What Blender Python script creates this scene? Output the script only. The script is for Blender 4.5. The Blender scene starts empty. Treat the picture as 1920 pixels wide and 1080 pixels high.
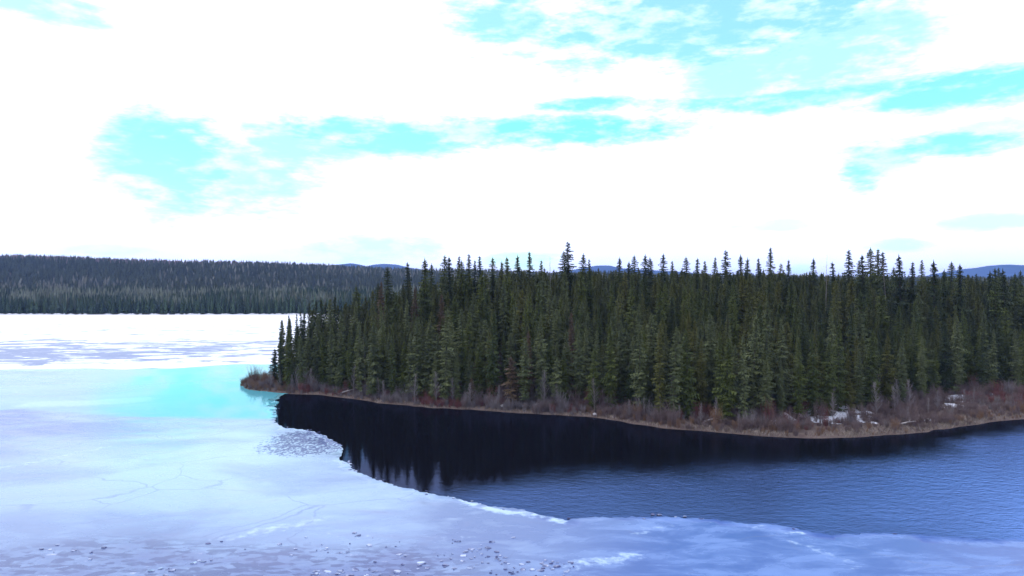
import bpy, bmesh, math, random
import numpy as np
from mathutils import Vector, Matrix
from mathutils.geometry import delaunay_2d_cdt

R = math.radians
scene = bpy.context.scene
rng = np.random.default_rng(7)
random.seed(7)

# ------------------------------------------------------------------ camera
CAM_H, FPX, HZ = 26.0, 1300.0, 540.0          # metres above the lake, focal length and horizon row of the photo
cam = bpy.data.cameras.new('camera')
cam.sensor_width = 36.0
cam.lens = 36.0 * FPX / 1920.0
cam.clip_start, cam.clip_end = 1.0, 60000.0
cam_o = bpy.data.objects.new('camera', cam)
scene.collection.objects.link(cam_o)
cam_o.location = (0, 0, CAM_H)
cam_o.rotation_euler = (R(90), 0, 0)
scene.camera = cam_o
scene.view_settings.view_transform = 'Standard'
scene.view_settings.look = 'None'
scene.view_settings.exposure = 0.0
scene.view_settings.gamma = 1.0
scene.cycles.use_denoising = True
scene.cycles.max_bounces = 6
scene.cycles.diffuse_bounces = 2
scene.cycles.glossy_bounces = 3
scene.cycles.transparent_max_bounces = 8
scene.cycles.caustics_reflective = False
scene.cycles.sample_clamp_indirect = 4.0

SUN_AZ, SUN_EL = R(-82), R(44)                  # clockwise from +Y: out to the left of the camera
def px(x, y, z=0.0):
    """A photo pixel as a point on the level z."""
    d = (CAM_H - z) * FPX / (y - HZ)
    return ((x - 960.0) / FPX * d, d)
def sky_dir(x, y):
    a = math.atan2(x - 960.0, FPX)
    e = math.atan2(HZ - y, math.hypot(FPX, x - 960.0))
    return a, e

# ------------------------------------------------------------------ node helper
class NT:
    def __init__(self, tree):
        self.t = tree; self.n = tree.nodes; self.l = tree.links
    def node(self, kind, **kw):
        n = self.n.new(kind)
        for k, v in kw.items(): setattr(n, k, v)
        return n
    def put(self, sock, v):
        if isinstance(v, bpy.types.NodeSocket): self.l.new(v, sock)
        elif v is not None: sock.default_value = v
    def math(self, op, a, b=None, c=None, clamp=False):
        n = self.node('ShaderNodeMath', operation=op); n.use_clamp = clamp
        self.put(n.inputs[0], a)
        if b is not None: self.put(n.inputs[1], b)
        if c is not None: self.put(n.inputs[2], c)
        return n.outputs[0]
    def vec(self, op, a, b=None):
        n = self.node('ShaderNodeVectorMath', operation=op)
        self.put(n.inputs[0], a)
        if b is not None: self.put(n.inputs[1], b)
        return n.outputs[0]
    def noise(self, vec, scale, detail=4, rough=0.55, dist=0.0):
        n = self.node('ShaderNodeTexNoise')
        self.put(n.inputs['Vector'], vec); n.inputs['Scale'].default_value = scale
        n.inputs['Detail'].default_value = detail; n.inputs['Roughness'].default_value = rough
        n.inputs['Distortion'].default_value = dist
        return n.outputs['Fac']
    def smooth(self, v, lo, hi, a=0.0, b=1.0):
        n = self.node('ShaderNodeMapRange', interpolation_type='SMOOTHSTEP')
        self.put(n.inputs[0], v)
        for i, q in zip((1, 2, 3, 4), (lo, hi, a, b)): self.put(n.inputs[i], q)
        return n.outputs[0]
    def mix(self, f, a, b):
        n = self.node('ShaderNodeMix', data_type='RGBA')
        self.put(n.inputs[0], f)
        for s, v in ((n.inputs[6], a), (n.inputs[7], b)):
            self.put(s, (*v, 1) if isinstance(v, tuple) and len(v) == 3 else v)
        return n.outputs[2]
    def attr(self, name, kind='GEOMETRY'):
        n = self.node('ShaderNodeAttribute', attribute_name=name, attribute_type=kind)
        return n
    def scaled(self, v, s):
        n = self.node('ShaderNodeMapping'); self.put(n.inputs[0], v); n.inputs['Scale'].default_value = s
        return n.outputs[0]

# ------------------------------------------------------------------ world: blue sky showing through bright cloud
world = bpy.data.worlds.new('World'); scene.world = world; world.use_nodes = True
world.cycles.sampling_method = 'NONE'           # an almost even cloud deck: no need to aim rays at it
W = NT(world.node_tree); W.n.clear()
geo = W.node('ShaderNodeTexCoord').outputs['Generated']
sep = W.node('ShaderNodeSeparateXYZ'); W.put(sep.inputs[0], geo)
dx, dy, dz = sep.outputs
az = W.math('ARCTAN2', dx, dy)
el = W.math('ARCSINE', dz)
comb = W.node('ShaderNodeCombineXYZ'); W.put(comb.inputs[0], az); W.put(comb.inputs[1], W.math('MULTIPLY', el, 2.6))
sv = comb.outputs[0]
nA = W.noise(geo, 5.0, 5, 0.6)
n1 = W.math('SUBTRACT', W.noise(W.scaled(geo, (1, 1, 2.6)), 7.0, 5, 0.6), 0.5)
n2 = W.math('SUBTRACT', W.noise(W.scaled(geo, (1, 1, 3.0)), 22.0, 4, 0.6), 0.5)
n3 = W.math('SUBTRACT', W.noise(W.scaled(geo, (1, 1, 4.0)), 60.0, 3, 0.6), 0.5)
wob = W.math('ADD', W.math('MULTIPLY', n1, 1.25), W.math('ADD', W.math('MULTIPLY', n2, 0.9), W.math('MULTIPLY', n3, 0.55)))
# openings in the cloud: centre x, y and half-width, half-height in photo pixels, weight
GAPS = [(60, 8, 140, 26, .7), (1290, 40, 420, 75, .85), (1560, 75, 170, 90, .7), (960, 40, 110, 45, .8), (1400, 140, 110, 45, .7), (1790, 170, 220, 30, .95), (1480, 190, 260, 18, .9),
        (1110, 196, 105, 11, .95), (335, 305, 118, 78, 1.0), (450, 325, 120, 60, .8), (560, 262, 130, 34, .8), (720, 250, 210, 30, .95), (900, 250, 200, 24, .9), (1060, 246, 200, 24, 1.0),
        (1655, 298, 95, 30, 1.0), (1770, 272, 130, 20, 1.0), (1622, 320, 44, 30, 1.0), (700, 468, 110, 20, .6), (200, 468, 75, 10, .4), (1880, 415, 110, 12, .55),
        (1460, 422, 90, 10, .4), (1680, 460, 60, 10, .6), (1860, 240, 70, 14, .5), (980, 488, 60, 12, .6), (1500, 505, 20, 8, .4)]
hole = None
for (gx, gy, gw, gh, wt) in GAPS:
    gw, gh = gw * 1.14, gh * 1.3
    a0, e0 = sky_dir(gx, gy); a1, _ = sky_dir(gx + gw, gy); _, e1 = sky_dir(gx, gy - gh)
    ua = W.math('DIVIDE', W.math('SUBTRACT', az, a0), a1 - a0)
    ue = W.math('DIVIDE', W.math('SUBTRACT', el, e0), e1 - e0)
    q = W.math('SQRT', W.math('ADD', W.math('MULTIPLY', ua, ua), W.math('MULTIPLY', ue, ue)))
    m = W.smooth(W.math('ADD', q, wob), 1.36, 0.5, 0.0, wt)
    hole = m if hole is None else W.math('MAXIMUM', hole, m)
# the same kind of openings all round the sky beyond the part in view
aside = W.smooth(W.math('ABSOLUTE', az), 0.62, 0.8)
above = W.smooth(el, 0.40, 0.52)
other = W.math('MULTIPLY', W.smooth(W.math('ADD', n1, W.math('MULTIPLY', n2, 0.5)), 0.08, 0.2), W.math('MAXIMUM', aside, above))
hole = W.math('MAXIMUM', hole, W.math('MULTIPLY', other, 0.8))
veil = W.smooth(W.math('ADD', n1, W.math('MULTIPLY', n2, .8)), .22, -.06, .5, 1.0)
hole = W.math('MULTIPLY', hole, veil)
sky = W.node('ShaderNodeTexSky', sky_type='NISHITA')
sky.sun_disc = False; sky.sun_elevation = SUN_EL; sky.sun_rotation = SUN_AZ
sky.altitude = 800; sky.air_density = 1.6; sky.dust_density = 0.2; sky.ozone_density = 3.0
tint = W.mix(1.0, sky.outputs[0], (1.15, 2.6, 2.4)); tint.node.blend_type = 'MULTIPLY'
bg_sky = W.node('ShaderNodeBackground'); W.put(bg_sky.inputs[0], tint); bg_sky.inputs[1].default_value = 0.10
bg_cloud = W.node('ShaderNodeBackground')
W.put(bg_cloud.inputs[0], W.mix(W.smooth(nA, 0.35, 0.68), (1.34, 1.46, 1.98), (1.48, 1.56, 1.98)))
bg_cloud.inputs[1].default_value = 1.0
mixw = W.node('ShaderNodeMixShader'); W.put(mixw.inputs[0], hole)
W.l.new(bg_cloud.outputs[0], mixw.inputs[1]); W.l.new(bg_sky.outputs[0], mixw.inputs[2])
outw = W.node('ShaderNodeOutputWorld'); W.l.new(mixw.outputs[0], outw.inputs[0])

sun = bpy.data.lights.new('sun', 'SUN'); sun.energy = 1.5; sun.angle = R(10); sun.color = (1.0, 0.96, 0.9)
sun_o = bpy.data.objects.new('sun', sun); scene.collection.objects.link(sun_o)
to_sun = Vector((math.sin(SUN_AZ) * math.cos(SUN_EL), math.cos(SUN_AZ) * math.cos(SUN_EL), math.sin(SUN_EL)))
sun_o.rotation_euler = to_sun.to_track_quat('Z', 'Y').to_euler()
sun_o.location = (0, 0, 400)

# ------------------------------------------------------------------ materials
def material(name):
    m = bpy.data.materials.new(name); m.use_nodes = True
    t = NT(m.node_tree); t.n.clear()
    out = t.node('ShaderNodeOutputMaterial'); p = t.node('ShaderNodeBsdfPrincipled')
    t.l.new(p.outputs[0], out.inputs[0])
    return m, t, p
def set_p(t, p, **kw):
    names = dict(color='Base Color', rough='Roughness', ior='IOR', spec='Specular IOR Level', tint='Specular Tint', normal='Normal')
    for k, v in kw.items():
        t.put(p.inputs[names[k]], (*v, 1) if isinstance(v, tuple) and len(v) == 3 else v)
def pos(t): return t.node('ShaderNodeNewGeometry').outputs['Position']
def objco(t): return t.node('ShaderNodeTexCoord').outputs['Object']
def bump(t, h, strength, dist):
    b = t.node('ShaderNodeBump'); t.put(b.inputs['Strength'], strength); t.put(b.inputs['Distance'], dist); t.put(b.inputs['Height'], h)
    return b.outputs[0]

def foliage(name, a, b, rough=0.75):
    m, t, p = material(name)
    rnd = t.node('ShaderNodeObjectInfo').outputs['Random']
    n = t.noise(objco(t), 1.1, 3)
    f = t.math('ADD', t.math('MULTIPLY', rnd, 0.75), t.math('MULTIPLY', t.math('SUBTRACT', n, 0.5), 1.2), clamp=True)
    set_p(t, p, color=t.mix(f, a, b), rough=rough, spec=0.25)
    return m
def plain(name, a, b, scale, rough=0.85, stretch=(1, 1, 1)):
    m, t, p = material(name)
    f = t.smooth(t.noise(t.scaled(objco(t), stretch), scale, 5), 0.32, 0.68)
    rnd = t.node('ShaderNodeObjectInfo').outputs['Random']
    set_p(t, p, color=t.mix(t.math('ADD', t.math('MULTIPLY', f, 0.7), t.math('MULTIPLY', rnd, 0.3)), a, b), rough=rough, spec=0.2)
    return m

M = {}
M['green'] = foliage('spruce_green', (0.0330, 0.0478, 0.0104), (0.0858, 0.1019, 0.0184))
M['grey'] = foliage('spruce_grey_green', (0.0638, 0.0790, 0.0289), (0.1144, 0.1310, 0.0484))
M['dark'] = foliage('spruce_dark', (0.0220, 0.0333, 0.0101), (0.0418, 0.0562, 0.0148))
M['olive'] = foliage('spruce_olive', (0.0638, 0.0686, 0.0134), (0.0935, 0.0936, 0.0188))
M['rust'] = foliage('spruce_rusty', (0.0800, 0.0550, 0.0302), (0.1050, 0.0720, 0.0403))
M['mixed'] = foliage('spruce_mixed', (0.0264, 0.0374, 0.0100), (0.0946, 0.0998, 0.0232))
M['bark'] = plain('bark', (0.07, 0.055, 0.045), (0.14, 0.115, 0.10), 3.0, 0.9, (1, 1, .25))
M['pale_bark'] = plain('pale_bark', (0.13, 0.115, 0.11), (0.24, 0.215, 0.20), 2.5, 0.85, (1, 1, .3))
M['grey_twig'] = plain('grey_twig', (0.120, 0.105, 0.104), (0.205, 0.182, 0.178), 1.2)
M['mauve_twig'] = plain('mauve_twig', (0.100, 0.072, 0.066), (0.165, 0.120, 0.110), 1.2)
M['red_twig'] = plain('red_twig', (0.120, 0.046, 0.042), (0.175, 0.078, 0.068), 1.2)
M['orange_twig'] = plain('orange_twig', (0.135, 0.078, 0.046), (0.205, 0.128, 0.078), 1.2)
M['tan_grass'] = plain('tan_grass', (0.150, 0.122, 0.100), (0.26, 0.22, 0.175), 0.6)
M['drift'] = plain('drift_wood', (0.28, 0.25, 0.23), (0.42, 0.39, 0.36), 3.0, 0.8)
M['stone'] = plain('stone', (0.25, 0.24, 0.24), (0.5, 0.48, 0.47), 2.0, 0.8)
M['snow'] = plain('snow', (0.42, 0.42, 0.43), (0.72, 0.73, 0.75), 1.6, 0.6)

# ------------------------------------------------------------------ small numeric helpers
def vnoise(x, y, seed=0):
    """Smooth value noise in 0..1 on arrays."""
    x = np.asarray(x, float); y = np.asarray(y, float)
    xi, yi = np.floor(x).astype(np.int64), np.floor(y).astype(np.int64)
    fx, fy = x - xi, y - yi
    fx, fy = fx * fx * (3 - 2 * fx), fy * fy * (3 - 2 * fy)
    def h(a, b):
        n = (a * 374761393 + b * 668265263 + seed * 1442695041) & 0x7fffffff
        n = ((n ^ (n >> 13)) * 1274126177) & 0x7fffffff
        return ((n ^ (n >> 16)) & 0xffff) / 65535.0
    return (h(xi, yi) * (1 - fx) + h(xi + 1, yi) * fx) * (1 - fy) + (h(xi, yi + 1) * (1 - fx) + h(xi + 1, yi + 1) * fx) * fy
def fbm(x, y, seed=0, octs=4):
    s, a, t = 0, 1.0, 0
    for o in range(octs):
        s = s + a * vnoise(x * 2 ** o, y * 2 ** o, seed + 17 * o); t += a; a *= 0.5
    return s / t
def sstep(v, lo, hi):
    t = np.clip((np.asarray(v, float) - lo) / (hi - lo), 0, 1); return t * t * (3 - 2 * t)
def seg_dist(P, poly, closed=True):
    """Distance of each point to the polyline."""
    A = np.asarray(poly, float); B = np.roll(A, -1, 0) if closed else A[1:]
    if not closed: A = A[:-1]
    if len(P) < 40:
        d = B - A; L = np.maximum((d * d).sum(1), 1e-9); rel = np.asarray(P)[:, None, :] - A[None]
        t = np.clip((rel * d[None]).sum(2) / L, 0, 1); q = rel - t[..., None] * d[None]
        return np.sqrt((q * q).sum(2).min(1))
    best = np.full(len(P), 1e18)
    for a, b in zip(A, B):
        d = b - a; L = max(d @ d, 1e-9)
        t = np.clip(((P - a) @ d) / L, 0, 1)
        q = P - (a + t[:, None] * d)
        best = np.minimum(best, (q * q).sum(1))
    return np.sqrt(best)
def inside(P, poly):
    A = np.asarray(poly, float); B = np.roll(A, -1, 0)
    c = np.zeros(len(P), bool)
    for (x1, y1), (x2, y2) in zip(A, B):
        m = ((y1 > P[:, 1]) != (y2 > P[:, 1]))
        if y1 != y2: c ^= m & (P[:, 0] < (x2 - x1) * (P[:, 1] - y1) / (y2 - y1) + x1)
    return c
def refine(pts, step, jitter, seed):
    """A polyline cut into short pieces with an uneven edge."""
    r = np.random.default_rng(seed); out = []
    pts = [np.array(p, float) for p in pts]
    for a, b in zip(pts[:-1], pts[1:]):
        L = np.linalg.norm(b - a); n = max(1, int(L / step)); nrm = np.array([-(b - a)[1], (b - a)[0]]) / max(L, 1e-6)
        for i in range(n):
            p = a + (b - a) * i / n
            k = jitter * ((fbm(p[0] * .35, p[1] * .35, seed, 3) - .5) * 2.2 + r.normal() * .22)
            out.append(p + nrm * k)
    out.append(pts[-1]); return out

def mesh_from(name, V, F, mat=None, smooth=False, attrs=None):
    me = bpy.data.meshes.new(name)
    V = np.asarray(V, np.float32)
    if isinstance(F, np.ndarray):
        k = F.shape[1]
        me.vertices.add(len(V)); me.vertices.foreach_set('co', V.ravel())
        me.loops.add(F.size); me.loops.foreach_set('vertex_index', F.astype(np.int32).ravel())
        me.polygons.add(len(F)); me.polygons.foreach_set('loop_start', np.arange(0, F.size, k, dtype=np.int32))
        me.update(calc_edges=True)
    else:
        me.from_pydata([tuple(v) for v in V], [], F)
    if smooth: me.polygons.foreach_set('use_smooth', np.ones(len(me.polygons), bool))
    for k, v in (attrs or {}).items():
        v = np.asarray(v, np.float32)
        if v.ndim == 1:
            a = me.attributes.new(k, 'FLOAT', 'POINT'); a.data.foreach_set('value', v)
        else:
            a = me.attributes.new(k, 'FLOAT_COLOR', 'POINT'); a.data.foreach_set('color', v.ravel())
    if mat is not None: me.materials.append(mat)
    me.validate(); return me
def link(name, data, parent=None, loc=(0, 0, 0)):
    o = bpy.data.objects.new(name, data); scene.collection.objects.link(o); o.location = loc
    if parent is not None: o.parent = parent
    return o
def tag(o, label=None, cat=None, group=None, kind=None):
    for k, v in (('label', label), ('category', cat), ('group', group), ('kind', kind)):
        if v: o[k] = v
    return o

# ------------------------------------------------------------------ the shore of the peninsula
front_px = [(447, 722), (470, 731), (520, 737), (600, 741), (660, 748), (720, 757), (800, 764), (880, 768), (960, 774), (1050, 778), (1120, 783), (1180, 793),
            (1240, 802), (1300, 807), (1380, 814), (1450, 819), (1530, 822), (1600, 820), (1680, 815), (1750, 808), (1800, 800), (1860, 791), (1920, 786), (2080, 776)]
front = [px(*p) for p in front_px] + [(190, 160), (260, 175), (420, 180)]
front_fine = refine(front, 1.6, 0.7, 3)
back = [(420, 420), (200, 345), (60, 330), (-10, 300), (-42, 262), (-58, 228), (-68, 205), (-73.5, 192)]
LAND = np.array([tuple(p) for p in front_fine] + back)
FR = np.array([tuple(p) for p in front_fine])

marsh_x = [-80, -50, -20, 10, 30, 50, 75, 110, 200, 420]
marsh_w = [2.4, 2.6, 2.8, 4.0, 6.5, 12.5, 18.5, 27, 33, 36]
def land_info(P):
    P = np.asarray(P, float)
    d_all = seg_dist(P, LAND); d_fr = seg_dist(P, FR, False)
    ins = inside(P, LAND)
    return np.where(ins, d_all, -d_all), np.where(ins, d_fr, -d_fr)
def ground_z(P):
    sd, df = land_info(P)
    w = np.interp(P[:, 0], marsh_x, marsh_w)
    rise = np.minimum(sd, df - w + 3.0)
    z = 0.22 * np.clip(sd, -6, 1.5) + 0.012 * np.clip(sd, 0, 40) + 12.5 * sstep(rise, 1.0, 52.0)
    z += (fbm(P[:, 0] * .12, P[:, 1] * .12, 5) - .5) * 1.1 * sstep(sd, 1, 8)
    return z
xs = np.arange(-84, 330, 1.5); ys = np.concatenate([np.arange(112, 240, 1.5), np.arange(240, 350, 5)])
GX, GY = np.meshgrid(xs, ys); GP = np.stack([GX.ravel(), GY.ravel()], 1)
GZ = ground_z(GP)
def grid_faces(nx, ny):
    i = np.arange(nx * ny).reshape(ny, nx)
    return np.stack([i[:-1, :-1].ravel(), i[:-1, 1:].ravel(), i[1:, 1:].ravel(), i[1:, :-1].ravel()], 1)
m, t, p = material('forest_floor')
po = pos(t); f1 = t.noise(po, .35, 5); f2 = t.noise(po, 2.2, 4)
c = t.mix(t.smooth(f1, .35, .65), (0.085, 0.065, 0.052), (0.125, 0.098, 0.078))
c = t.mix(t.smooth(f2, .4, .7), c, (0.085, 0.055, 0.050))
set_p(t, p, color=c, rough=0.95, spec=0.1, normal=bump(t, f2, .6, .15)); M['floor'] = m
land = link('peninsula_ground', mesh_from('peninsula_ground', np.stack([GP[:, 0], GP[:, 1], GZ], 1), grid_faces(len(xs), len(ys)), M['floor'], True))
tag(land, kind='structure')

# ------------------------------------------------------------------ lake water
m, t, p = material('lake_water')
po = pos(t); sp = t.node('ShaderNodeSeparateXYZ'); t.put(sp.inputs[0], po)
ruffle = t.attr('ruffle').outputs['Fac']                              # still water in the lee of the point and its trees, wind ripples beyond
gust = t.smooth(t.noise(t.scaled(po, (.6, 1.0, 1)), .09, 3), .3, .7, .75, 1.2)
w1 = t.noise(t.scaled(po, (1.0, 1.7, 1)), 1.5, 3, .6)
w2 = t.noise(t.scaled(po, (1.0, 1.5, 1)), .55, 2, .5)
hgt = t.math('ADD', w1, t.math('MULTIPLY', w2, 1.2))
amp = t.math('MULTIPLY', t.math('ADD', .004, t.math('MULTIPLY', ruffle, .055)), gust)
nrm = bump(t, hgt, 1.0, amp)
t.n.remove(p)
fr = t.node('ShaderNodeFresnel'); t.put(fr.inputs[0], t.math('ADD', 1.33, t.math('MULTIPLY', ruffle, t.math('ADD', 1.3, t.math('MULTIPLY', t.attr('chop').outputs['Fac'], 8.0)))))
df_s = t.node('ShaderNodeBsdfDiffuse'); df_s.inputs[0].default_value = (0.004, 0.004, 0.006, 1)
gl = t.node('ShaderNodeBsdfGlossy'); t.put(gl.inputs['Color'], t.mix(ruffle, (0.22, 0.28, 0.46), (0.30, 0.50, 1.0))); t.put(gl.inputs['Roughness'], t.math('ADD', .02, t.math('MULTIPLY', ruffle, t.math('SUBTRACT', .25, t.math('MULTIPLY', t.attr('chop').outputs['Fac'], .07))))); t.put(gl.inputs['Normal'], nrm)
mx = t.node('ShaderNodeMixShader'); t.put(mx.inputs[0], fr.outputs[0]); t.l.new(df_s.outputs[0], mx.inputs[1]); t.l.new(gl.outputs[0], mx.inputs[2])
t.l.new(mx.outputs[0], [q for q in t.n if q.type == 'OUTPUT_MATERIAL'][0].inputs[0])
M['water'] = m
wx = np.concatenate([[-12000, -3000, -1000, -300], np.arange(-90, 170, 2.0), [220, 320, 600, 1500, 3500, 12000]]); wy = np.concatenate([[-900, -200, 20], np.arange(50, 200, 2.0), [260, 420, 800, 1600, 3500, 11500]])
WX, WY = np.meshgrid(wx, wy); WP = np.stack([WX.ravel(), WY.ravel()], 1); wd = seg_dist(WP, FR, False)
wn = fbm(WP[:, 0] * .07, WP[:, 1] * .07, 33); wn2 = fbm(WP[:, 0] * .16, WP[:, 1] * .16, 34)
lo_ = np.interp(WP[:, 0], [-12, 3, 16, 35, 60, 80], [56, 30, 20, 6, 1, -3]); hi_ = lo_ + np.interp(WP[:, 0], [-12, 3, 16, 60, 80], [12, 20, 24, 22, 15])
ruf = .07 + .93 * sstep(wd + 9 * (wn - .5) + 6 * (wn2 - .5), lo_, hi_)
ruf = ruf * sstep(WP[:, 0] + 8 * (wn - .5) + 5 * (wn2 - .5), -14.0, -8.0)
wm = mesh_from('lake_water', np.stack([WP[:, 0], WP[:, 1], np.zeros(len(WP))], 1), grid_faces(len(wx), len(wy)), M['water'], False, dict(ruffle=ruf, chop=sstep(WP[:, 0] + 25 * (wn - .5), 28, 66)))
tag(link('lake_water', wm), kind='structure')

# ------------------------------------------------------------------ lake ice
edge_px = [(532, 739), (521, 748), (519, 765), (517, 790), (530, 803), (575, 807), (612, 817), (638, 832), (645, 848), (640, 862), (668, 882), (700, 897), (745, 911),
           (800, 924), (860, 937), (915, 950), (985, 956), (1015, 967), (1060, 976), (1110, 971), (1200, 969), (1300, 972), (1360, 978), (1440, 984), (1490, 989),
           (1525, 998), (1575, 1003), (1640, 999), (1700, 1003), (1800, 1008), (1920, 1012), (2250, 1020)]
edge = [px(*q) for q in edge_px] + [(160, 66), (400, 60)]
edge_fine = [tuple(q) for q in refine(edge, .4, .55, 11)]
ICE = edge_fine + [(400, 8), (-900, 8), (-900, 705), (500, 705), (500, 300), (40, 280), (-40, 205), (-46, 176)]
ice_arr = np.array(ICE)
cand = []
for (x0, x1, y0, y1, s) in ((-120, 130, 50, 130, 1.6), (-200, 20, 130, 250, 2.2), (-400, 40, 250, 420, 5.0), (-880, 480, 420, 700, 12.0), (-880, -200, 20, 420, 14.0), (130, 390, 12, 60, 12.0), (-200, 130, 12, 50, 6.0)):
    gx, gy = np.meshgrid(np.arange(x0, x1, s), np.arange(y0, y1, s)); q = np.stack([gx.ravel(), gy.ravel()], 1)
    q += rng.uniform(-.3, .3, q.shape) * s
    cand.append(q)
cand = np.concatenate(cand)
cand = cand[inside(cand, ice_arr)]
cand = cand[seg_dist(cand, ice_arr) > .5]
pts2 = [Vector(q) for q in ICE] + [Vector(q) for q in cand]
n = len(ICE)
vo, eo, fo, *_ = delaunay_2d_cdt(pts2, [(i, (i + 1) % n) for i in range(n)], [], 1, 1e-4)
IV = np.array([tuple(v) for v in vo]); IF = np.array([f for f in fo if len(f) == 3])
def band(v, lo, hi, s): return sstep(v, lo - s, lo + s) * (1 - sstep(v, hi - s, hi + s))
def photo_xy(P): return 960 + FPX * P[:, 0] / np.maximum(P[:, 1], 1), HZ + CAM_H * FPX / np.maximum(P[:, 1], 1)
# where the snow cover lies, where meltwater stands, where the surface is broken: by world distance
D = IV[:, 1]; X = IV[:, 0]
nz = fbm(X * .03, D * .012, 21); nz2 = fbm(X * .08, D * .05, 22)
snow = sstep(D + 40 * (nz - .5), 205, 232)
snow = snow * (1 - .42 * band(D + 50 * (nz2 - .5), 240, 345, 14))
melt = band(D + 40 * (nz - .5), 232, 350, 12) * (1 - .35 * sstep(X, -140, -60)) * .9 + band(D, 205, 214, 3) * .5 + .5 * np.exp(-(((X + 195) / 45) ** 2 + ((D - 268) / 14) ** 2)) + .55 * sstep(D, 350, 370) * (1 - sstep(D, 480, 560))
pool_poly = np.array([px(*q) for q in [(-80, 694), (60, 692), (160, 690), (240, 692), (340, 690), (440, 683), (560, 683), (640, 740), (520, 786), (360, 785), (230, 783), (120, 772), (30, 768), (-40, 775)]])
pd = seg_dist(IV[:, :2], pool_poly); pd = np.where(inside(IV[:, :2], pool_poly), pd, -pd)
pool = sstep(pd + 5 * (nz2 - .5), -1.2, 1.2) * (1 - .45 * (1 - sstep(X + .9 * (D - 190), -128, -92)))
broken = (1 - sstep(D + 9 * (nz2 - .5) + .03 * (X + 30) ** 2 * .12, 68.5, 73)) * (1 - sstep(X, -10, 4))
bq = np.array(px(592, 829)); broken = np.maximum(broken, 1.0 * np.exp(-(((X - bq[0]) / 6.5) ** 2 + ((D - bq[1]) / 7.0) ** 2)))
right = sstep(X - .25 * (D - 80), -2, 22) * (1 - sstep(D, 95, 120))
frost_glare_line = [[px(*q) for q in L] for L in ([(0, 878), (90, 862), (200, 838)], [(420, 1010), (520, 990), (600, 975)], [(860, 940), (930, 957), (985, 962), (1020, 972), (1050, 976)],
              [(1330, 981), (1420, 988), (1480, 997), (1540, 1005)], [(1070, 1060), (1150, 1050), (1200, 1035)], [(600, 1000), (760, 1012), (900, 1010)], [(1200, 1000), (1240, 985)], [(1480, 1012), (1580, 1050), (1620, 1065)], [(70, 758), (160, 756), (255, 750)])]  # last stroke paints the white cloud's reflection by the pool; the others are frosted ice
frost_glare = np.zeros(len(IV))
for k, L in enumerate(frost_glare_line):
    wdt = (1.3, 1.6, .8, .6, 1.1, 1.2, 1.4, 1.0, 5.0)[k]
    frost_glare = np.maximum(frost_glare, np.exp(-(seg_dist(IV[:, :2], L, False) / wdt) ** 2) * (.62, .66, 1.2, .9, .9, .45, .6, .55, 1.3)[k])
cxy = np.array(px(440, 850)); thin = np.exp(-(((X - cxy[0]) / 40) ** 2 + ((D - cxy[1]) / 34) ** 2))  # reflected cyan sky painted into the ice colour here, not a change of thickness
lavender = np.clip(.85 * (1 - sstep(D + 14 * (nz2 - .5), 64, 88)) + .5 * (1 - sstep(X + .35 * (D - 80) + 16 * (nz - .5), -58, -28)) * (1 - sstep(D, 110, 150)), 0, 1)  # darker lavender towards the near edge and the left
sq = np.array(px(586, 826)); slush = sstep(1.35 - np.sqrt(((X - sq[0]) / 9.5) ** 2 + ((D - sq[1]) / 11) ** 2), 0, .7) * sstep(X, -44.5, -40)
m, t, p = material('lake_ice')
po = pos(t)
A = {k: t.attr(k).outputs['Fac'] for k in ('snow', 'melt', 'pool', 'broken', 'right', 'frost_glare', 'thin', 'lavender', 'slush')}
c1 = t.noise(t.scaled(po, (1, 1.6, 1)), .045, 4, .55, .6)
c2 = t.noise(t.scaled(po, (1, 2.2, 1)), .16, 5, .6, .4)
c3 = t.noise(po, 1.1, 4, .6)
c4 = t.noise(t.scaled(po, (.5, 1.3, 1)), .22, 6, .68)
vo_ = t.node('ShaderNodeTexVoronoi', feature='F1'); t.put(vo_.inputs['Vector'], t.scaled(po, (.55, 1.2, 1))); vo_.inputs['Scale'].default_value = 1.5
shard = vo_.outputs['Color']; sh = t.node('ShaderNodeSeparateColor'); t.put(sh.inputs[0], shard); shv = sh.outputs[0]
col = t.mix(t.smooth(c1, .36, .64), (0.135, 0.185, 0.33), (0.25, 0.345, 0.49))
col = t.mix(t.smooth(c2, .5, .78, 0, .7), col, (0.34, 0.43, 0.54))
col = t.mix(t.smooth(c2, .42, .25, 0, .6), col, (0.12, 0.135, 0.245))
col = t.mix(t.math('MULTIPLY', A['lavender'], t.smooth(c2, .66, .36, .45, 1.0)), col, (0.100, 0.125, 0.260))
col = t.mix(t.math('MULTIPLY', A['thin'], t.smooth(c1, .3, .6, .55, 1.0)), col, (0.36, 0.50, 0.56))  # painted sky sheen, pale cyan
col = t.mix(A['right'], col, t.mix(t.smooth(c2, .38, .66), (0.045, 0.095, 0.27), (0.125, 0.21, 0.42)))
col = t.mix(t.smooth(t.math('ADD', A['frost_glare'], t.math('MULTIPLY', t.math('SUBTRACT', c3, .5), 1.5)), .35, 1.0, 0, .8), col, (0.46, 0.60, 0.72))
snowy = t.smooth(t.math('ADD', A['snow'], t.math('MULTIPLY', t.math('SUBTRACT', c4, .5), 1.1)), .25, .6)
col = t.mix(snowy, col, (0.82, 0.84, 0.86))
c5 = t.noise(t.scaled(po, (.5, 1, 1)), .10, 7, .72, .6)
meltm = t.smooth(t.math('ADD', t.math('MULTIPLY', A['melt'], .50), t.math('MULTIPLY', t.math('SUBTRACT', c5, .5), 2.3)), .34, .52, 0, .85)
col = t.mix(meltm, col, (0.16, 0.20, 0.30))
col = t.mix(A['pool'], col, (0.09, 0.36, 0.40))
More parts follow.
